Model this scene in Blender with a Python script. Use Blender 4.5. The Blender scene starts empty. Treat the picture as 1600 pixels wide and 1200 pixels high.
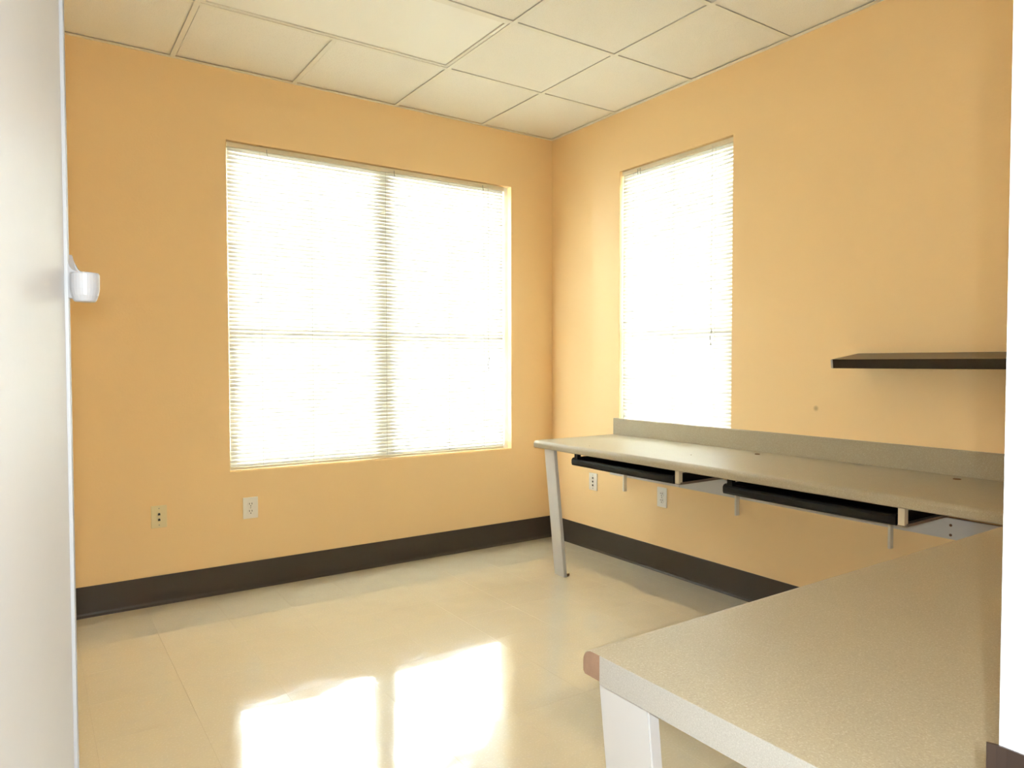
import bpy, bmesh, math, random
from mathutils import Vector, Matrix
random.seed(7)
S = bpy.context.scene
COL = S.collection

# ------------------------------------------------------------------ camera
F, YAW, PITCH, ROLL = 1108.4, 0.5975, -0.0303, -0.0014
CAM = Vector((-3.0226, -3.9428, 1.2221))
fwd = Vector((math.sin(YAW)*math.cos(PITCH), math.cos(YAW)*math.cos(PITCH), math.sin(PITCH)))
rt = Vector((math.cos(YAW), -math.sin(YAW), 0)); up = rt.cross(fwd)
rt2 = rt*math.cos(ROLL)+up*math.sin(ROLL); up2 = -rt*math.sin(ROLL)+up*math.cos(ROLL)
cd = bpy.data.cameras.new('camera'); cam = bpy.data.objects.new('camera', cd); COL.objects.link(cam)
cam.matrix_world = Matrix(((rt2.x, up2.x, -fwd.x, CAM.x), (rt2.y, up2.y, -fwd.y, CAM.y), (rt2.z, up2.z, -fwd.z, CAM.z), (0, 0, 0, 1)))
cd.sensor_width = 36; cd.lens = F/1600*36; cd.clip_start = .02
S.camera = cam

# ------------------------------------------------------------------ world, lamps, exposure
SKY = 10.5
w = bpy.data.worlds.new('world'); S.world = w; w.use_nodes = True
bg = w.node_tree.nodes['Background']; bg.inputs[0].default_value = (.93, 1.0, 1.17, 1); bg.inputs[1].default_value = SKY
S.view_settings.view_transform = 'Standard'; S.view_settings.look = 'None'
S.view_settings.exposure = 2.46; S.view_settings.gamma = 1; S.view_settings.use_curve_mapping = False
S.cycles.use_denoising = True
S.cycles.max_bounces = 14; S.cycles.diffuse_bounces = 8; S.cycles.transparent_max_bounces = 16
S.cycles.sample_clamp_indirect = 12

def area(name, loc, direction, sx, sy, power, color=(1, 1, 1), portal=False, spread=math.pi):
    l = bpy.data.lights.new(name, 'AREA'); l.shape = 'RECTANGLE'; l.size = sx; l.size_y = sy
    l.energy = power; l.color = color; l.spread = spread
    o = bpy.data.objects.new(name, l); COL.objects.link(o); o.location = loc
    o.rotation_euler = Vector(direction).to_track_quat('-Z', 'Y').to_euler()
    if portal: l.cycles.is_portal = True
    return o
area('window_portal', (-1.25, .30, 1.515), (0, -1, 0), 2.3, 2.2, 1, portal=True)
area('window_portal', (.30, -1.106, 1.6), (-1, 0, 0), 1.4, 2.0, 1, portal=True)
# the camera's own flash plus an added light casting the jamb's dark band
area('camera_flash', CAM + up2*.034 - rt2*.006 - fwd*.01, fwd, .02, .015, 2.1, (.86, .95, 1))
area('added_band_light', CAM + up2*.02 + rt2*.024 - fwd*.01, fwd, .010, .03, 2.1, (.86, .95, 1))
# added fill light in the unseen hallway, behind the camera
area('hall_fill_light', (-2.9, -4.9, 2.70), (0, 0, -1), 1.1, .5, 5, (1, .98, .96))

# ------------------------------------------------------------------ materials
def mat(name, color, rough=.5, metal=0, spec=.5, var=0, vscale=6, bump=0, bscale=200, coat=0, coatr=.05, color2=None, speck=None, sscale=400):
    m = bpy.data.materials.new(name); m.use_nodes = True; nt = m.node_tree; N = nt.nodes; L = nt.links
    b = N['Principled BSDF']
    b.inputs['Roughness'].default_value = rough; b.inputs['Metallic'].default_value = metal
    b.inputs['Specular IOR Level'].default_value = spec
    b.inputs['Coat Weight'].default_value = coat; b.inputs['Coat Roughness'].default_value = coatr
    geo = N.new('ShaderNodeNewGeometry')
    c = (*color, 1); out = None
    n = N.new('ShaderNodeTexNoise'); n.inputs['Scale'].default_value = vscale; n.inputs['Detail'].default_value = 4
    L.new(geo.outputs['Position'], n.inputs['Vector'])
    r = N.new('ShaderNodeMix'); r.data_type = 'RGBA'
    c2 = color2 or tuple(x*(1-var) for x in color)
    r.inputs[6].default_value = c; r.inputs[7].default_value = (*c2, 1)
    L.new(n.outputs['Fac'], r.inputs[0]); out = r.outputs[2]
    if speck:
        for k, (sc, colr, amt, lo, hi) in enumerate(speck):
            n2 = N.new('ShaderNodeTexNoise'); n2.inputs['Scale'].default_value = sc; n2.inputs['Detail'].default_value = 2
            L.new(geo.outputs['Position'], n2.inputs['Vector'])
            mr = N.new('ShaderNodeMapRange'); mr.inputs[1].default_value = lo; mr.inputs[2].default_value = hi; mr.inputs[4].default_value = amt
            L.new(n2.outputs['Fac'], mr.inputs[0])
            x = N.new('ShaderNodeMix'); x.data_type = 'RGBA'; x.inputs[7].default_value = (*colr, 1)
            L.new(mr.outputs[0], x.inputs[0]); L.new(out, x.inputs[6]); out = x.outputs[2]
    L.new(out, b.inputs['Base Color'])
    if bump:
        n3 = N.new('ShaderNodeTexNoise'); n3.inputs['Scale'].default_value = bscale; n3.inputs['Detail'].default_value = 3
        L.new(geo.outputs['Position'], n3.inputs['Vector'])
        bp = N.new('ShaderNodeBump'); bp.inputs['Strength'].default_value = 1; bp.inputs['Distance'].default_value = bump
        L.new(n3.outputs['Fac'], bp.inputs['Height']); L.new(bp.outputs[0], b.inputs['Normal'])
    return m

WALLC = (.90, .66, .35)
m_wall = mat('orange_wall_paint', WALLC, .62, spec=.3, var=.03, vscale=1.5, bump=.0006, bscale=90)
m_wallr = mat('orange_wall_paint_marked', WALLC, .62, spec=.3, var=.03, vscale=1.5, bump=.0006, bscale=90)
def add_spot(m, p, rad, col):
    nt = m.node_tree; N = nt.nodes; L = nt.links; b = N['Principled BSDF']
    src = b.inputs['Base Color'].links[0].from_socket
    geo = N.new('ShaderNodeNewGeometry'); vm = N.new('ShaderNodeVectorMath'); vm.operation = 'DISTANCE'
    vm.inputs[1].default_value = p; L.new(geo.outputs['Position'], vm.inputs[0])
    mr = N.new('ShaderNodeMapRange'); mr.inputs[1].default_value = rad*.3; mr.inputs[2].default_value = rad; mr.inputs[3].default_value = .45; mr.inputs[4].default_value = 0
    L.new(vm.outputs['Value'], mr.inputs[0])
    x = N.new('ShaderNodeMix'); x.data_type = 'RGBA'; x.inputs[7].default_value = (*col, 1)
    L.new(mr.outputs[0], x.inputs[0]); L.new(src, x.inputs[6]); L.new(x.outputs[2], b.inputs['Base Color'])
add_spot(m_wallr, (0, -2.014, 1.007), .016, (.25, .12, .05))
m_hall = mat('hall_paint', (.75, .68, .58), .7)
m_tile = mat('ceiling_tile_fissured', (.86, .84, .76), .9, spec=.1, var=.04, vscale=3, bump=.0012, bscale=160,
             speck=[(260, (.55, .52, .44), .45, .58, .70)])
m_grid = mat('grid_white_steel', (.80, .78, .68), .5, spec=.3)
m_plenum = mat('plenum_dark', (.25, .2, .14), .9)
m_base = mat('brown_rubber_base', (.062, .050, .038), .38, spec=.45, var=.15, vscale=4)
m_lam = mat('speckled_laminate', (.40, .345, .235), .42, spec=.36, var=.08, vscale=9,
            speck=[(420, (.27, .22, .15), .4, .52, .66), (330, (.56, .51, .40), .4, .54, .68)])
m_lamend = mat('speckled_laminate_end', (.42, .40, .355), .42, spec=.4, var=.08, vscale=9,
               speck=[(620, (.30, .27, .22), .4, .52, .66), (480, (.56, .54, .48), .4, .54, .68)])
m_particle = mat('particle_board', (.36, .22, .14), .8, var=.35, vscale=60, bump=.0006, bscale=300)
m_under = mat('worktop_underside', (.22, .10, .05), .8, var=.2, vscale=20)
m_leg = mat('white_painted_board', (.60, .59, .58), .45, var=.03, vscale=8)
m_black = mat('black_plastic', (.007, .0065, .006), .5, spec=.25, var=.2, vscale=20)
m_blackshelf = mat('black_shelf_laminate', (.014, .010, .008), .30, spec=.55, var=.2, vscale=8)
m_chip = mat('shelf_end_edging', (.42, .38, .36), .4)
m_plate = mat('white_plate', (.82, .80, .74), .35)
m_ivory = mat('ivory_plate', (.78, .68, .42), .4)
m_slot = mat('dark_slot', (.03, .025, .02), .6)
m_door = mat('white_door_paint', (.56, .55, .54), .45, var=.03, vscale=2, bump=.0003, bscale=60)
m_jamb = mat('white_jamb_gloss', (.80, .81, .83), .3)
m_guard = mat('white_edge_guard', (.36, .36, .36), .4)
m_white = mat('white_plastic', (.34, .33, .33), .28)
m_bronze = mat('bronze_strike', (.04, .024, .017), .42, metal=.3, var=.2, vscale=40)
m_vinyl = mat('window_vinyl', (.78, .76, .68), .4)
m_rail = mat('blind_rail_cream', (.72, .64, .47), .4)
m_cord = mat('blind_cord', (.62, .60, .52), .8)
m_hook = mat('clear_grey_plastic', (.35, .36, .30), .3)
m_bracket = mat('white_steel_bracket', (.75, .70, .60), .4)
m_rail2 = mat('brown_grey_steel', (.20, .16, .12), .45)
m_cap = mat('brown_grommet', (.16, .08, .035), .5)
m_diff = mat('acrylic_lens', (.86, .85, .76), .35, bump=.0008, bscale=240)

def slat_mat():
    m = bpy.data.materials.new('translucent_slat'); m.use_nodes = True; nt = m.node_tree; N = nt.nodes; L = nt.links
    N.remove(N['Principled BSDF']); o = N['Material Output']
    d = N.new('ShaderNodeBsdfDiffuse'); d.inputs[0].default_value = (.84, .84, .79, 1)
    t = N.new('ShaderNodeBsdfTranslucent'); t.inputs[0].default_value = (.95, .95, .89, 1)
    g = N.new('ShaderNodeBsdfGlossy'); g.inputs[0].default_value = (1, 1, 1, 1); g.inputs[1].default_value = .35
    mx = N.new('ShaderNodeMixShader'); mx.inputs[0].default_value = .26
    m2 = N.new('ShaderNodeMixShader'); m2.inputs[0].default_value = .04
    geo = N.new('ShaderNodeNewGeometry'); n = N.new('ShaderNodeTexNoise'); n.inputs['Scale'].default_value = 2
    mr = N.new('ShaderNodeMapRange'); mr.inputs[3].default_value = .13; mr.inputs[4].default_value = .14
    L.new(geo.outputs['Position'], n.inputs['Vector']); L.new(n.outputs['Fac'], mr.inputs[0]); L.new(mr.outputs[0], mx.inputs[0])
    L.new(d.outputs[0], mx.inputs[1]); L.new(t.outputs[0], mx.inputs[2]); L.new(mx.outputs[0], m2.inputs[1]); L.new(g.outputs[0], m2.inputs[2])
    L.new(m2.outputs[0], o.inputs[0]); return m
m_slat = slat_mat()
def glass_mat():
    m = bpy.data.materials.new('clear_pane'); m.use_nodes = True; nt = m.node_tree; N = nt.nodes; L = nt.links
    N.remove(N['Principled BSDF']); o = N['Material Output']
    t = N.new('ShaderNodeBsdfTransparent'); t.inputs[0].default_value = (.95, .97, .94, 1)
    g = N.new('ShaderNodeBsdfGlossy'); g.inputs[1].default_value = .02
    f = N.new('ShaderNodeFresnel'); f.inputs[0].default_value = 1.5
    n = N.new('ShaderNodeTexNoise'); n.inputs['Scale'].default_value = 1
    mx = N.new('ShaderNodeMixShader')
    L.new(f.outputs[0], mx.inputs[0]); L.new(t.outputs[0], mx.inputs[1]); L.new(g.outputs[0], mx.inputs[2]); L.new(mx.outputs[0], o.inputs[0])
    return m
m_glass = glass_mat()

def floor_mat():
    m = mat('vinyl_floor_tile', (.66, .60, .44), .12, spec=.5, vscale=2.2, color2=(.61, .545, .39),
            speck=[(26, (.60, .55, .43), .5, .52, .72), (140, (.80, .74, .60), .4, .55, .75)], coat=.75, coatr=.035)
    nt = m.node_tree; N = nt.nodes; L = nt.links; b = N['Principled BSDF']
    geo = N.new('ShaderNodeNewGeometry')
    n1 = N.new('ShaderNodeTexNoise'); n1.inputs['Scale'].default_value = 5.0; n1.inputs['Detail'].default_value = 1
    n2 = N.new('ShaderNodeTexNoise'); n2.inputs['Scale'].default_value = 38; n2.inputs['Detail'].default_value = 2
    for n in (n1, n2): L.new(geo.outputs['Position'], n.inputs['Vector'])
    ma = N.new('ShaderNodeMath'); ma.operation = 'MULTIPLY_ADD'; ma.inputs[1].default_value = .03
    L.new(n2.outputs['Fac'], ma.inputs[0]); L.new(n1.outputs['Fac'], ma.inputs[2])
    bp = N.new('ShaderNodeBump'); bp.inputs['Strength'].default_value = 1; bp.inputs['Distance'].default_value = .0022
    L.new(ma.outputs[0], bp.inputs['Height']); L.new(bp.outputs[0], b.inputs['Coat Normal'])
    L.new(bp.outputs[0], b.inputs['Normal'])
    return m
m_floor = floor_mat()
m_seam = mat('floor_adhesive', (.50, .45, .34), .5)

# ------------------------------------------------------------------ mesh helpers
def box(bm, x0, x1, y0, y1, z0, z1, bev=0, rot=None):
    r = bmesh.ops.create_cube(bm, size=1)
    c = Vector(((x0+x1)/2, (y0+y1)/2, (z0+z1)/2)); s = Vector((abs(x1-x0), abs(y1-y0), abs(z1-z0)))
    for v in r['verts']: v.co = Vector((v.co.x*s.x, v.co.y*s.y, v.co.z*s.z)) + c
    if bev:
        es = list({e for v in r['verts'] for e in v.link_edges})
        bmesh.ops.bevel(bm, geom=es, offset=bev, segments=2, affect='EDGES', profile=.5)
def prism(bm, prof, axis, a0, a1):
    """prof: list of 2D points; axis 'x': profile in (y,z); 'y': profile in (x,z); 'z': profile in (x,y)"""
    def P(u, v, a): return {'x': (a, u, v), 'y': (u, a, v), 'z': (u, v, a)}[axis]
    A = [bm.verts.new(P(u, v, a0)) for u, v in prof]; B = [bm.verts.new(P(u, v, a1)) for u, v in prof]
    n = len(prof)
    bm.faces.new(A); bm.faces.new(B[::-1])
    for i in range(n): bm.faces.new((A[i], A[(i+1) % n], B[(i+1) % n], B[i]))
def cyl(bm, p0, p1, r, n=10, r2=None):
    p0 = Vector(p0); p1 = Vector(p1); d = p1-p0
    q = d.to_track_quat('Z', 'Y').to_matrix().to_4x4()
    bmesh.ops.create_cone(bm, cap_ends=True, segments=n, radius1=r, radius2=r if r2 is None else r2, depth=d.length,
                          matrix=Matrix.Translation((p0+p1)/2) @ q)
def mesh(name, bm, m, smooth=False):
    bmesh.ops.recalc_face_normals(bm, faces=bm.faces)
    me = bpy.data.meshes.new(name); bm.to_mesh(me); bm.free()
    for x in (m if isinstance(m, (list, tuple)) else [m]): me.materials.append(x)
    if smooth:
        me.shade_auto_smooth if False else None
        for p in me.polygons: p.use_smooth = True
    return me
def obj(name, bm, m, parent=None, smooth=False, loc=None):
    me = bm if isinstance(bm, bpy.types.Mesh) else mesh(name, bm, m, smooth)
    o = bpy.data.objects.new(name, me); COL.objects.link(o)
    if loc is not None: o.location = loc
    if parent: o.parent = parent
    return o
def NB(): return bmesh.new()
def bobj(name, args, m, parent=None, bev=0):
    bm = NB()
    for a in (args if isinstance(args[0], (tuple, list)) else [args]): box(bm, *a, bev=bev)
    return obj(name, bm, m, parent)
def struct(o): o['kind'] = 'structure'; return o
def thing(name, loc, label, cat, group=None, rot=(0, 0, 0)):
    o = bpy.data.objects.new(name, None); COL.objects.link(o); o.location = loc; o.rotation_euler = rot
    o.empty_display_size = .1; o['label'] = label; o['category'] = cat
    if group: o['group'] = group
    return o
def tag(o, label, cat, group=None):
    o['label'] = label; o['category'] = cat
    if group: o['group'] = group
    return o

# ------------------------------------------------------------------ room shell
H = 2.754; XL = -3.25; YF = -3.72; T = .15
W1 = (-2.150, -.345, .640, 2.392)      # big window opening x0 x1 z0 z1 in the wall y=0
W2 = (-1.532, -.680, .800, 2.395)      # narrow window opening y0 y1 z0 z1 in the wall x=0
ZT = 3.0
bm = NB()
x0, x1, z0, z1 = W1
box(bm, XL-T, x0, 0, T, -.1, ZT); box(bm, x1, T, 0, T, -.1, ZT); box(bm, x0, x1, 0, T, -.1, z0); box(bm, x0, x1, 0, T, z1, ZT)
struct(obj('wall_back', bm, m_wall))
bm = NB(); y0, y1, z0, z1 = W2
box(bm, 0, T, YF-.12, y0, -.1, ZT); box(bm, 0, T, y1, 0, -.1, ZT); box(bm, 0, T, y0, y1, -.1, z0); box(bm, 0, T, y0, y1, z1, ZT)
struct(obj('wall_right', bm, m_wallr))
struct(bobj('wall_left', (XL-T, XL, YF-.12, 0, -.1, ZT), m_wall))
DX0, DX1, DZ = -3.215, -2.397, 2.06
struct(bobj('wall_front', [(XL, DX0-.035, YF-.12, YF, -.1, ZT), (DX1+.035, 0, YF-.12, YF, -.1, ZT), (DX0-.035, DX1+.035, YF-.12, YF, DZ+.035, ZT)], m_wall))
# hallway behind the camera
YH = YF-.12
struct(bobj('wall_hall_left', (-4.15, -4.0, -5.75, YH, -.1, ZT), m_hall))
struct(bobj('wall_hall_right', (-1.2, -1.05, -5.75, YH, -.1, ZT), m_hall))
struct(bobj('wall_hall_back', (-4.15, -1.05, -5.9, -5.75, -.1, ZT), m_hall))
struct(bobj('wall_hall_front', (-4.15, XL-T, YH, YH+.12, -.1, ZT), m_hall))
struct(bobj('ceiling_hall', (-4.15, -1.05, -5.9, YH, H, ZT), m_grid))

# floor: slab with one object per vinyl tile
fl = struct(bobj('floor', (-4.15, T, -5.9, T, -.12, -.0032), m_seam))
TS = .3048; G = .00012
xs = sorted({XL, 0} | {(-2.258 + k*TS) for k in range(-20, 20) if XL+.02 < -2.258+k*TS < -.01})
ys = sorted({0.0} | {(-.12-k*TS) for k in range(0, 13) if -.12-k*TS > -5.7})
cache = {}
def tile_mesh(w_, d_):
    k = (round(w_, 4), round(d_, 4))
    if k not in cache:
        b = NB(); box(b, -w_/2+G, w_/2-G, -d_/2+G, d_/2-G, -.0032, 0)
        top = [e for e in b.edges if all(v.co.z > -.001 for v in e.verts)]
        bmesh.ops.bevel(b, geom=top, offset=.0002, segments=1, affect='EDGES')
        cache[k] = mesh('floor_tile', b, m_floor)
    return cache[k]
for i in range(len(xs)-1):
    for j in range(len(ys)-1):
        a, b_, c, d = xs[i], xs[i+1], ys[j], ys[j+1]
        o = obj('floor_tile', tile_mesh(b_-a, d-c), None, fl, loc=((a+b_)/2, (c+d)/2, 0))
        o.rotation_euler = (random.uniform(-1, 1)*.0005, random.uniform(-1, 1)*.0005, 0)
b = NB(); box(b, -4.0, -1.2, -5.75, ys[0]-G, -.0032, 0)
obj('hall_floor_sheet', b, m_floor, fl)

# ceiling: dark slab, T grid, lay-in tiles
ce = struct(bobj('ceiling', (XL, 0, YF, 0, 2.86, ZT), m_plenum))
A0, B0, SP = .574, .648, .6096
gx = [0.0] + [-(A0+k*SP) for k in range(0, 5) if -(A0+k*SP) > XL+.03] + [XL]
gy = [0.0] + [-(B0+k*SP) for k in range(0, 6) if -(B0+k*SP) > YF+.03] + [YF]
fw = .012
for x in gx[1:-1]:
    for ya, yb in ([(YF, gy[2]+fw), (gy[1]-fw, 0)] if x == gx[3] else [(YF, 0)]):
        bm = NB(); box(bm, x-fw, x+fw, ya, yb, H, H+.0025); box(bm, x-.0015, x+.0015, ya, yb, H+.0025, H+.035); obj('main_runner', bm, m_grid, ce)
for i in range(len(gx)-1):
    for y in gy[1:-1]:
        if i in (2, 3): pass
        bm = NB(); box(bm, gx[i+1]+fw, gx[i]-fw, y-fw, y+fw, H+.0004, H+.0028); box(bm, gx[i+1]+fw, gx[i]-fw, y-.0015, y+.0015, H+.0028, H+.035)
        LX = (-(A0+3*SP), -(A0+SP))
        obj('cross_tee', bm, m_grid, ce)
wa = .024
for nm, a in (('wall_angle', (XL, 0, -wa, 0)), ('wall_angle', (-wa, 0, YF, -wa)), ('wall_angle', (XL, XL+wa, YF, -wa)), ('wall_angle', (XL+wa, -wa, YF, YF+wa))):
    bm = NB(); box(bm, *a, H-.0006, H+.0018); obj(nm, bm, m_grid, ce)
for i in range(len(gx)-1):
    for j in range(len(gy)-1):
        if i in (2, 3) and j == 1: continue
        X0, X1, Y0, Y1 = gx[i+1]+.004, gx[i]-.004, gy[j+1]+.004, gy[j]-.004
        b = NB(); box(b, X0, X1, Y0, Y1, H+.0105, H+.024)
        # tegular step: centre drops towards the flange
        box(b, X0+(.026 if i == len(gx)-2 else .012), X1-(.026 if i == 0 else .012), Y0+(.026 if j == len(gy)-2 else .012), Y1-(.026 if j == 0 else .012), H+.0035, H+.0105)
        o = obj('ceiling_tile', b, m_tile, ce)
        o.location.z = random.uniform(0, .0012)

# ------------------------------------------------------------------ troffer lamp
tx0, tx1, ty0, ty1 = gx[4]+.013, gx[2]-.013, gy[2]+.013, gy[1]-.013
lt = thing('ceiling_light', ((tx0+tx1)/2, (ty0+ty1)/2, H), 'long rectangular ceiling light with a plain off-white lens, set in the tile grid', 'ceiling light')
cx_, cy_ = (tx0+tx1)/2, (ty0+ty1)/2; hx, hy = (tx1-tx0)/2, (ty1-ty0)/2
bm = NB(); r_ = .016
for a in ((-hx, hx, hy-r_, hy), (-hx, hx, -hy, -hy+r_), (-hx, -hx+r_, -hy+r_, hy-r_), (hx-r_, hx, -hy+r_, hy-r_)): box(bm, *a, .003, .075)
box(bm, -hx, hx, -hy, hy, .075, .08)
obj('frame', bm, m_grid, lt)
bm = NB(); box(bm, -hx+r_+.003, hx-r_-.003, -hy+r_+.003, hy-r_-.003, .008, .011); obj('diffuser', bm, m_diff, lt)

# ------------------------------------------------------------------ baseboards
def base_prof(s=1):  # distance from wall, height
    return [(0, 0), (.014, 0), (.013, .003), (.007, .010), (.0045, .020), (.0035, .145), (.002, .1484), (0, .1484)]
bm = NB(); prism(bm, [(-d, z) for d, z in base_prof()], 'x', XL, 0); struct(obj('baseboard_back', bm, m_base))
bm = NB(); prism(bm, [(-d, z) for d, z in base_prof()], 'y', YF, -.004); struct(obj('baseboard_right', bm, m_base))
bm = NB(); prism(bm, [(XL+d, z) for d, z in base_prof()], 'y', YF, -.004); struct(obj('baseboard_left', bm, m_base))
bm = NB(); prism(bm, [(YF+d, z) for d, z in base_prof()], 'x', DX1+.06, -.004); struct(obj('baseboard_front', bm, m_base))

# ------------------------------------------------------------------ windows (double hung sashes behind the blinds)
def window(name, axis, a0, a1, z0, z1, cols):
    """axis 'y': in wall y=0, a = x; axis 'x': in wall x=0, a = y"""
    root = struct(bpy.data.objects.new(name, None)); COL.objects.link(root)
    root.location = ((a0+a1)/2, .12, z0) if axis == 'y' else (.12, (a0+a1)/2, z0)
    inv = -Vector(root.location)
    def B(bm, p0, p1, d0, d1, q0, q1):
        if axis == 'y': box(bm, p0+inv.x, p1+inv.x, d0+inv.y, d1+inv.y, q0+inv.z, q1+inv.z)
        else: box(bm, d0+inv.x, d1+inv.x, p0+inv.y, p1+inv.y, q0+inv.z, q1+inv.z)
    bm = NB(); f = .028
    B(bm, a0, a0+f, .044, .15, z0, z1); B(bm, a1-f, a1, .044, .15, z0, z1); B(bm, a0+f, a1-f, .044, .15, z0, z0+f); B(bm, a0+f, a1-f, .044, .15, z1-f, z1)
    obj('window_frame', bm, m_vinyl, root)
    wcol = (a1-a0)/cols
    for c in range(1, cols):
        bm = NB(); B(bm, a0+c*wcol-.038, a0+c*wcol+.038, .044, .15, z0+f, z1-f); obj('mullion', bm, m_vinyl, root)
    zr = 1.39
    for c in range(cols):
        p0 = a0+c*wcol+(f if c == 0 else .038); p1 = a0+(c+1)*wcol-(f if c == cols-1 else .038)
        for k, (q0, q1, d) in enumerate(((z0+f, zr+.022, .050), (zr-.022, z1-f, .073))):
            bm = NB(); s = .026
            B(bm, p0, p0+s, d, d+.02, q0, q1); B(bm, p1-s, p1, d, d+.02, q0, q1); B(bm, p0+s, p1-s, d, d+.02, q0, q0+s); B(bm, p0+s, p1-s, d, d+.02, q1-s, q1)
            sh = obj('sash', bm, m_vinyl, root)
            bm = NB(); B(bm, p0+s-.004, p1-s+.004, d+.009, d+.012, q0+s-.004, q1-s+.004); obj('pane', bm, m_glass, sh)
            bm = NB(); mid = (p0+p1)/2; B(bm, mid-.006, mid+.006, d+.002, d+.0085, q0+s, q1-s); obj('glazing_bar', bm, m_vinyl, sh)
    bm = NB(); B(bm, a0+.001, a1-.001, .004, .044, z0, z0+.004); obj('window_sill', bm, m_wall, root)
window('window_1', 'y', *W1, 2)
window('window_2', 'x', *W2, 1)

# ------------------------------------------------------------------ venetian blinds, one object per slat
def blind(a_len, zt, zb, label, ladders, hooks, cord_at, cord_len, wand_at=None, grp='cream venetian blinds in the two windows', pitch=.0215, tilt=67):
    """local frame: x along the rail 0..a_len, y towards outside, z = 0 at the sill"""
    root = thing('venetian_blind', (0, 0, 0), label, 'blind', grp)
    hh = zt-zb
    bm = NB(); box(bm, 0, a_len, -.002, .024, hh-.030, hh-.006, bev=.0015); obj('head_rail', bm, m_rail, root)
    b = NB(); n = 5; wd = .025
    top = []; bot = []
    for i in range(n+1):
        t = i/n-.5; bulge = .0028*(1-4*t*t)
        top.append((t*wd, bulge+.0004)); bot.append((t*wd, bulge-.0004))
    prism(b, top+bot[::-1], 'x', .003, a_len-.003)
    me = mesh('slat', b, m_slat)
    z = hh-.030-.010; k = 0
    rest = .030
    while z > rest:
        o = obj('slat', me, None, root, loc=(0, .0105, z))
        o.rotation_euler = (math.radians(tilt+random.uniform(-.25, .25)), 0, 0)
        z -= pitch; k += 1
    bm = NB(); box(bm, .003, a_len-.003, -.001, .022, .007, .019, bev=.002); obj('bottom_rail', bm, m_rail, root)
    for x in ladders:
        bm = NB()
        for yy in (-.0035, .0245): cyl(bm, (x, yy, .019), (x, yy, hh-.027), .0009, 5)
        obj('ladder_cord', bm, m_cord, root)
    for x in hooks:
        bm = NB(); cyl(bm, (x, -.008, hh-.018), (x, -.008, hh-.034), .0022, 6); cyl(bm, (x, -.008, hh-.034), (x+.004, -.010, hh-.052), .0018, 6)
        obj('tilt_hook', bm, m_hook, root)
    bm = NB()
    pts = [(cord_at, -.007, hh-.02), (cord_at+.001, -.008, hh-.3*cord_len), (cord_at-.001, -.008, hh-.7*cord_len), (cord_at, -.008, hh-cord_len)]
    for dx in (-.0022, .0022):
        for p, q in zip(pts[:-1], pts[1:]): cyl(bm, (p[0]+dx, p[1], p[2]), (q[0]+dx, q[1], q[2]), .0010, 5)
    lc = obj('lift_cord', bm, m_cord, root)
    bm = NB()
    for dx, dz in ((-.004, 0), (.006, .035), (.001, -.03)): cyl(bm, (cord_at+dx, -.0095, hh-cord_len+dz), (cord_at+dx-.001, -.0095, hh-cord_len+dz-.022), .0022, 7, .0045)
    obj('cord_tassel', bm, m_hook, lc)
    return root
L1 = 1.748
b1 = blind(L1, W1[3], W1[2]+.004, 'wide cream venetian blind filling the two-pane window left of the corner',
           [.17, .45, .90, 1.33, 1.59], [.205, .955, 1.58], 1.622, 1.17)
b1.location = (W1[0]+.006, .014, W1[2]+.004)
L2 = W2[1]-W2[0]-.014
b2 = blind(L2, W2[3], W2[2]+.004, 'narrow cream venetian blind in the window above the wall worktop',
           [.10, .425, .72], [.14, .16], .70, 1.03, tilt=70)
b2.rotation_euler = (0, 0, -math.pi/2); b2.location = (.014, W2[1]-.011, W2[2]+.004)

# ------------------------------------------------------------------ worktops
ZW = .775; TH = .040; XN = -.635; YE = -.655
def nose(fr, back, sgn=1, z=ZW, th=TH, r=.019, n=6):
    """bullnosed section: front at fr, back at back. returns (u,z) list"""
    d = 1 if back > fr else -1
    p = []
    for i in range(n+1):
        a = math.pi/2*i/n
        p.append((fr+d*r*(1-math.sin(a)), z-r*(1-math.cos(a)) ))
    p = p[::-1]       # from front, going up onto the top
    p2 = [(fr+d*.004, z-th), (fr, z-th+.004)] + [q for q in p] + [(back, z), (back, z-th)]
    return p2
wt = thing('wall_worktop', (XN, YE, 0), 'long speckled beige worktop with upstand running along the right wall under the narrow window', 'counter')
def rel(o, root):
    o.parent = root; o.matrix_parent_inverse = Matrix.Translation(-Vector(root.location)); return o
# build children in world space, then shift
def wobj(name, bm, m, root, smooth=False, inv=None):
    base = Matrix.Translation(-Vector(root.location))
    bmesh.ops.transform(bm, matrix=base, verts=bm.verts)
    return obj(name, bm, m, root, smooth)
bm = NB(); prism(bm, nose(XN, -.001), 'y', YF+.002, YE); bm.faces.ensure_lookup_table()
wobj('top', bm, m_lam, wt)
bm = NB(); box(bm, XN+.03, -.002, YF+.004, YE-.006, ZW-TH-.004, ZW-TH-.0003); wobj('underside', bm, m_under, wt)
bm = NB(); prism(bm, [(-.001, ZW), (-.020, ZW), (-.020, ZW+.097), (-.0175, ZW+.101), (-.001, ZW+.101)], 'y', YF+.002, YE+.004); wobj('upstand', bm, m_lam, wt)
def leg_board(root, xt, xb, y0, y1, t=.022, ztop=ZW-TH-.002):
    bm = NB()
    prism(bm, [(xt, ztop), (xb, .0), (xb+t, .0), (xt+t, ztop)], 'y', y0, y1)
    bmesh.ops.bevel(bm, geom=[e for e in bm.edges if abs(e.verts[0].co.z-e.verts[1].co.z) > .3], offset=.002, segments=2, affect='EDGES')
    return wobj('leg', bm, m_leg, root)
leg_board(wt, -.605, -.530, -.805, -.715)
bm = NB(); box(bm, -.508, -.490, -.800, -.792, 0, .002); box(bm, -.508, -.48, -.79, -.786, 0, .012); wobj('foot_clip', bm, m_cap, wt)
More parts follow.
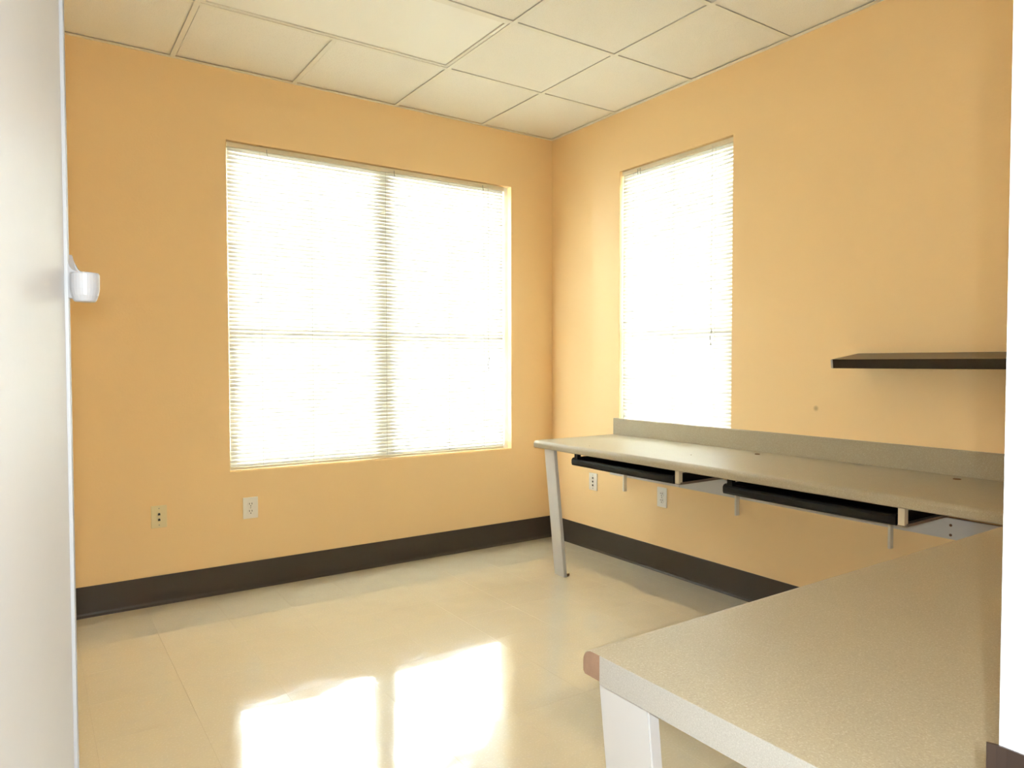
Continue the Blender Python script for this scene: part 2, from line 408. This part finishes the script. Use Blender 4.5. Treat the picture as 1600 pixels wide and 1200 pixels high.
for (gx_, gy_, r) in ((-.11, -1.777, .013), (-.11, -2.673, .015)):
    bm = NB(); cyl(bm, (gx_, gy_, ZW-.001), (gx_, gy_, ZW+.0035), r, 16, r*.85); wobj('cable_grommet', bm, m_cap, wt)
for (gx_, gy_, r) in ((-.554, -1.05, .003), (-.392, -1.611, .0035)):
    bm = NB(); cyl(bm, (gx_, gy_, ZW-.0005), (gx_, gy_, ZW+.0012), r, 8); wobj('screw_hole_plug', bm, m_cap, wt)

YN = -3.095; XE = -2.312
nt_ = thing('door_worktop', (XE, YN, 0), 'wide speckled beige worktop nearest the doorway with bare brown corner at its end', 'counter')
bm = NB(); prism(bm, nose(YN, YF+.002), 'x', XE+.0012, XN-.002); wobj('top', bm, m_lam, nt_)
bm = NB(); box(bm, XE+.01, XN-.004, YF+.004, YN-.03, ZW-TH-.004, ZW-TH-.0003); wobj('underside', bm, m_under, nt_)
# laminate end cap, missing at the nose where the core shows
bm = NB(); box(bm, XE-.0004, XE+.0012, YF+.003, YN-.040, ZW-TH-.004, ZW-.0003); o = wobj('end_cap', bm, m_lamend, nt_); o['label'] = 'greyish laminate end strip'
npf = [q for q in nose(YN-.0012, YN-.040, th=TH-.001)]
bm = NB(); prism(bm, [(a, b_-.0006) for a, b_ in npf], 'x', XE+.0002, XE+.0016); o = wobj('bare_core', bm, m_particle, nt_); o['label'] = 'bare brown particle board nose'
leg_board(nt_, -2.290, -2.215, -3.215, YN-.012, ztop=ZW-TH-.014)
# steel cleat carrying the leg under the top
bm = NB(); box(bm, -2.286, -2.24, -3.21, -3.11, ZW-TH-.016, ZW-TH-.004); wobj('leg_cleat', bm, m_under, nt_)

# ------------------------------------------------------------------ wall cleats, brackets and keyboard trays under the wall worktop
for ya, yb in ((-1.195, -.62), (YF+.02, -1.199)):
    bm = NB(); box(bm, -.020, -.001, ya, yb, .520, .604, bev=.0015); wobj('wall_cleat', bm, m_leg, wt)
for z in (.576, .537):
    bm = NB(); cyl(bm, (-.0195, -2.614, z), (-.0215, -2.614, z), .0055, 10); wobj('screw_head', bm, m_cap, wt)
for y in (-.770, -1.600, -2.385):
    bm = NB(); box(bm, -.046, -.0205, y-.006, y+.006, .436, ZW-TH-.006, bev=.002); box(bm, -.30, -.046, y-.006, y+.006, ZW-TH-.024, ZW-TH-.006, bev=.002)
    wobj('wall_bracket', bm, m_bracket, wt)
def tray(y0, y1, label):
    t = thing('keyboard_tray', (-.60, (y0+y1)/2, .6655), label, 'keyboard tray', 'black keyboard trays under the wall worktop')
    X, Zb, Zt = -.600, .6655, .7065; Lx = .34
    n = 16
    # pan
    bm = NB(); box(bm, X+.01, X+Lx, y0, y1, Zb, Zb+.006); box(bm, X+.012, X+Lx, y0, y0+.006, Zb, Zt); box(bm, X+.012, X+Lx, y1-.006, y1, Zb, Zt); box(bm, X+Lx-.006, X+Lx, y0, y1, Zb, .730)
    wobj('pan', bm, m_black, t)
    # bowed wrist rest along the front: sections marching along y
    bm = NB(); rings = []
    for i in range(n+1):
        u = i/n; y = y1+(y0-y1)*u
        bow = .012*math.sin(math.pi*u)**.8; lift = .002*math.sin(math.pi*u*3)**2
        fr = X-bow*.7
        sec = [(fr+.004, Zb+.001), (fr, Zb+.010), (fr, Zt-.012-lift), (fr+.006, Zt-.003-lift), (fr+.020, Zt-lift), (X+.055, Zt-.006), (X+.06, Zb+.001)]
        rings.append([bm.verts.new((a, y, b_)) for a, b_ in sec])
    for r0, r1 in zip(rings[:-1], rings[1:]):
        for k in range(len(r0)): bm.faces.new((r0[k], r0[(k+1) % len(r0)], r1[(k+1) % len(r0)], r1[k]))
    bm.faces.new(rings[0]); bm.faces.new(rings[-1][::-1])
    wobj('wrist_rest', bm, m_black, t, smooth=False)
    # hangers from the worktop; the left one is black to paint its shade
    bm = NB(); box(bm, X+.006, X+.03, y1-.042, y1-.018, Zt-.01, ZW-TH-.003); box(bm, X+.03, X+.25, y1-.03, y1-.027, .722, ZW-TH-.003); wobj('slide_hanger', bm, m_black, t)
    bm = NB(); box(bm, X+.006, X+.03, y0-.028, y0-.006, Zb+.004, ZW-TH-.003); box(bm, X+.03, X+.25, y0-.012, y0-.009, .715, ZW-TH-.003); o = wobj('slide_hanger', bm, m_rail, t); o['label'] = 'beige steel slide hanger'
    bm = NB(); box(bm, X+.012, X+.33, y0-.032, y0-.0005, Zb, Zb+.004); box(bm, X+.012, X+.33, y0-.034, y0-.032, Zb, Zb+.010)
    wobj('slide_rail', bm, m_rail2, t)
tray(-1.690, -.955, 'black keyboard tray nearest the corner, above the two outlets')
tray(-2.695, -1.970, 'black keyboard tray nearest the doorway, right of the first one')

# ------------------------------------------------------------------ sagging black shelf
sh = thing('wall_shelf', (0, -2.215, 1.26), 'black floating shelf sagging slightly forward on the right wall', 'shelf', rot=(0, math.radians(0), 0))
ang = math.radians(-7.5)
bm = NB(); box(bm, -.205, -.0, -1.05, 0, -.038, 0, bev=.001)
R_ = Matrix.Rotation(ang, 4, 'Y'); bmesh.ops.transform(bm, matrix=Matrix.Translation((-.0045, 0, 0)) @ R_, verts=bm.verts); obj('board', bm, m_blackshelf, sh)
bm = NB(); box(bm, -.2064, -.001, 0, .0025, -.037, -.001); box(bm, -.2064, -.2051, -.006, 0, -.037, -.001); bmesh.ops.transform(bm, matrix=Matrix.Translation((-.0045, 0, 0)) @ R_, verts=bm.verts); o = obj('end_edging', bm, m_chip, sh); o['label'] = 'pale grey end edging'

# ------------------------------------------------------------------ wall plates
def plate(loc, rotz, label, kind, m=m_plate, w_=.070, h_=.115, grp=None):
    root = thing('outlet' if kind == 'duplex' else 'data_plate', loc, label, 'outlet' if kind == 'duplex' else 'wall plate', grp, (0, 0, rotz))
    # local: front faces -y
    bm = NB(); box(bm, -w_/2, w_/2, -.006, 0, -h_/2, h_/2, bev=.002); obj('cover', bm, m, root)
    if kind == 'duplex':
        for dz in (.0195, -.0195):
            bm = NB(); cyl(bm, (0, -.0055, dz), (0, -.0085, dz), .0165, 20); s = obj('receptacle', bm, m, root)
            bm = NB()
            for dx in (-.0065, .0065): box(bm, dx-.0014, dx+.0014, -.0092, -.0083, dz-.001, dz+.008)
            cyl(bm, (0, -.0083, dz-.0085), (0, -.0092, dz-.0085), .0028, 8); obj('slot', bm, m_slot, s)
        bm = NB(); cyl(bm, (0, -.0055, 0), (0, -.0075, 0), .003, 10); obj('screw', bm, m_hook, root)
    else:
        for dz in kind:
            bm = NB(); box(bm, -.008, .008, -.0078, -.0055, dz-.008, dz+.008, bev=.001); s = obj('jack', bm, m, root)
            bm = NB(); box(bm, -.0055, .0055, -.0085, -.0077, dz-.005, dz+.0045); box(bm, -.003, .003, -.0085, -.0077, dz+.0045, dz+.007); obj('port', bm, m_slot, s)
        for dz in (.042, -.042):
            bm = NB(); cyl(bm, (0, -.0055, dz), (0, -.0072, dz), .003, 10); obj('screw', bm, m_hook, root)
plate((-2.495, 0, .448), 0, 'ivory wall plate with two dark jacks, left of the outlet under the wide window', (.012, -.016), m_ivory, .072, .112)
plate((-2.049, 0, .441), 0, 'white duplex outlet on the wall below the wide window', 'duplex', w_=.078)
plate((0, -.443, .447), -math.pi/2, 'white wall plate with three ports behind the worktop leg', (.024, 0, -.024), m_plate, .078, .112)
plate((0, -1.050, .440), -math.pi/2, 'white duplex outlet on the right wall under the keyboard trays', 'duplex', w_=.074)

# ------------------------------------------------------------------ door leaf, frame and fittings
struct(bobj('trim_1', [(DX1, DX1+.034, YF-.135, YF+.016, 0, DZ+.034), (DX1+.034, DX1+.052, YF+.0005, YF+.016, 0, DZ+.05), (DX1+.034, DX1+.052, YF-.135, YF-.1215, 0, DZ+.05)], m_jamb))
struct(bobj('trim_2', [(DX0-.034, DX0, YF-.135, YF+.012, 0, DZ+.034)], m_jamb))
struct(bobj('trim_3', [(DX0, DX1, YF-.135, YF+.012, DZ, DZ+.034)], m_jamb))
bm = NB(); ztp = .921
prism(bm, [(DX1-.0022, YF-.06), (DX1-.0022, YF+.010), (DX1-.0030, YF+.017), (DX1-.0052, YF+.0225), (DX1-.0030, YF+.0238), (DX1-.0004, YF+.018), (DX1-.0002, YF+.010), (DX1-.0002, YF-.06)], 'z', ztp-.07, ztp)
tag(obj('strike_plate', bm, m_bronze), 'dark bronze strike plate on the white door jamb at bottom right', 'strike plate')

E = Vector((-2.984, -2.893, 0)); Hn = Vector((-3.203, -3.66, 0))
u = (E-Hn).normalized(); n_ = Vector((u.y, -u.x, 0)); ln_ = (E-Hn).length
Md = Matrix(((u.x, -n_.x, 0, Hn.x), (u.y, -n_.y, 0, Hn.y), (0, 0, 1, 0), (0, 0, 0, 1)))   # local x along leaf, local y into thickness, z up
dr = bpy.data.objects.new('door_1', None); COL.objects.link(dr); dr.matrix_world = Md; struct(dr)
bm = NB(); box(bm, 0, ln_, 0, .044, .012, 2.04, bev=.0015); obj('leaf', bm, m_door, dr)
bm = NB(); box(bm, ln_-.0005, ln_+.0075, -.004, .046, .012, 2.04, bev=.0015); obj('edge_guard', bm, m_guard, dr)
for z in (.25, 1.0, 1.8):
    bm = NB(); cyl(bm, (-.004, -.006, z-.045), (-.004, -.006, z+.045), .006, 10); obj('hinge', bm, m_hook, dr)
# white plastic catch on the door edge
kx = E + u*.006 + Vector((0, 0, 0))
kc = thing('door_catch', (kx.x, kx.y, 1.335), 'rounded white plastic catch sticking out from the edge of the white door', 'door catch')
# axes: r = towards image right, horizontal
r3 = Vector((rt.x, rt.y, 0)).normalized(); ang_k = math.atan2(r3.y, r3.x); kc.rotation_euler = (0, 0, ang_k)
bm = NB(); prof = [(0.0, -.0), (.0155, -.0), (.0165, -.002), (.0165, -.020), (.0150, -.028), (.0125, -.0345), (.0110, -.036), (0, -.036)]
ring = 28; rows = []
for (rr, zz) in prof[1:-1]:
    rows.append([bm.verts.new((.0235+rr*math.cos(2*math.pi*k/ring), rr*math.sin(2*math.pi*k/ring), zz)) for k in range(ring)])
for a, b_ in zip(rows[:-1], rows[1:]):
    for k in range(ring): bm.faces.new((a[k], a[(k+1) % ring], b_[(k+1) % ring], b_[k]))
bm.faces.new(rows[0]); bm.faces.new(rows[-1][::-1])
obj('cup', bm, m_white, kc, smooth=False)
bm = NB(); pr = [(-.006, .024), (.002, .024)]
for i in range(9):
    a = math.pi/2*i/8; pr.append((.0045+.0125*(1-math.cos(a)), .0135-.0125*math.sin(a)))
pr += [(.020, .0008), (.020, -.022), (.010, -.032), (.002, -.030), (-.006, -.030)]
prism(bm, pr, 'y', -.004, .012); bmesh.ops.bevel(bm, geom=[e for e in bm.edges if abs(e.verts[0].co.y-e.verts[1].co.y) < 1e-5], offset=.0015, segments=2, affect='EDGES')
obj('mount', bm, m_white, kc)
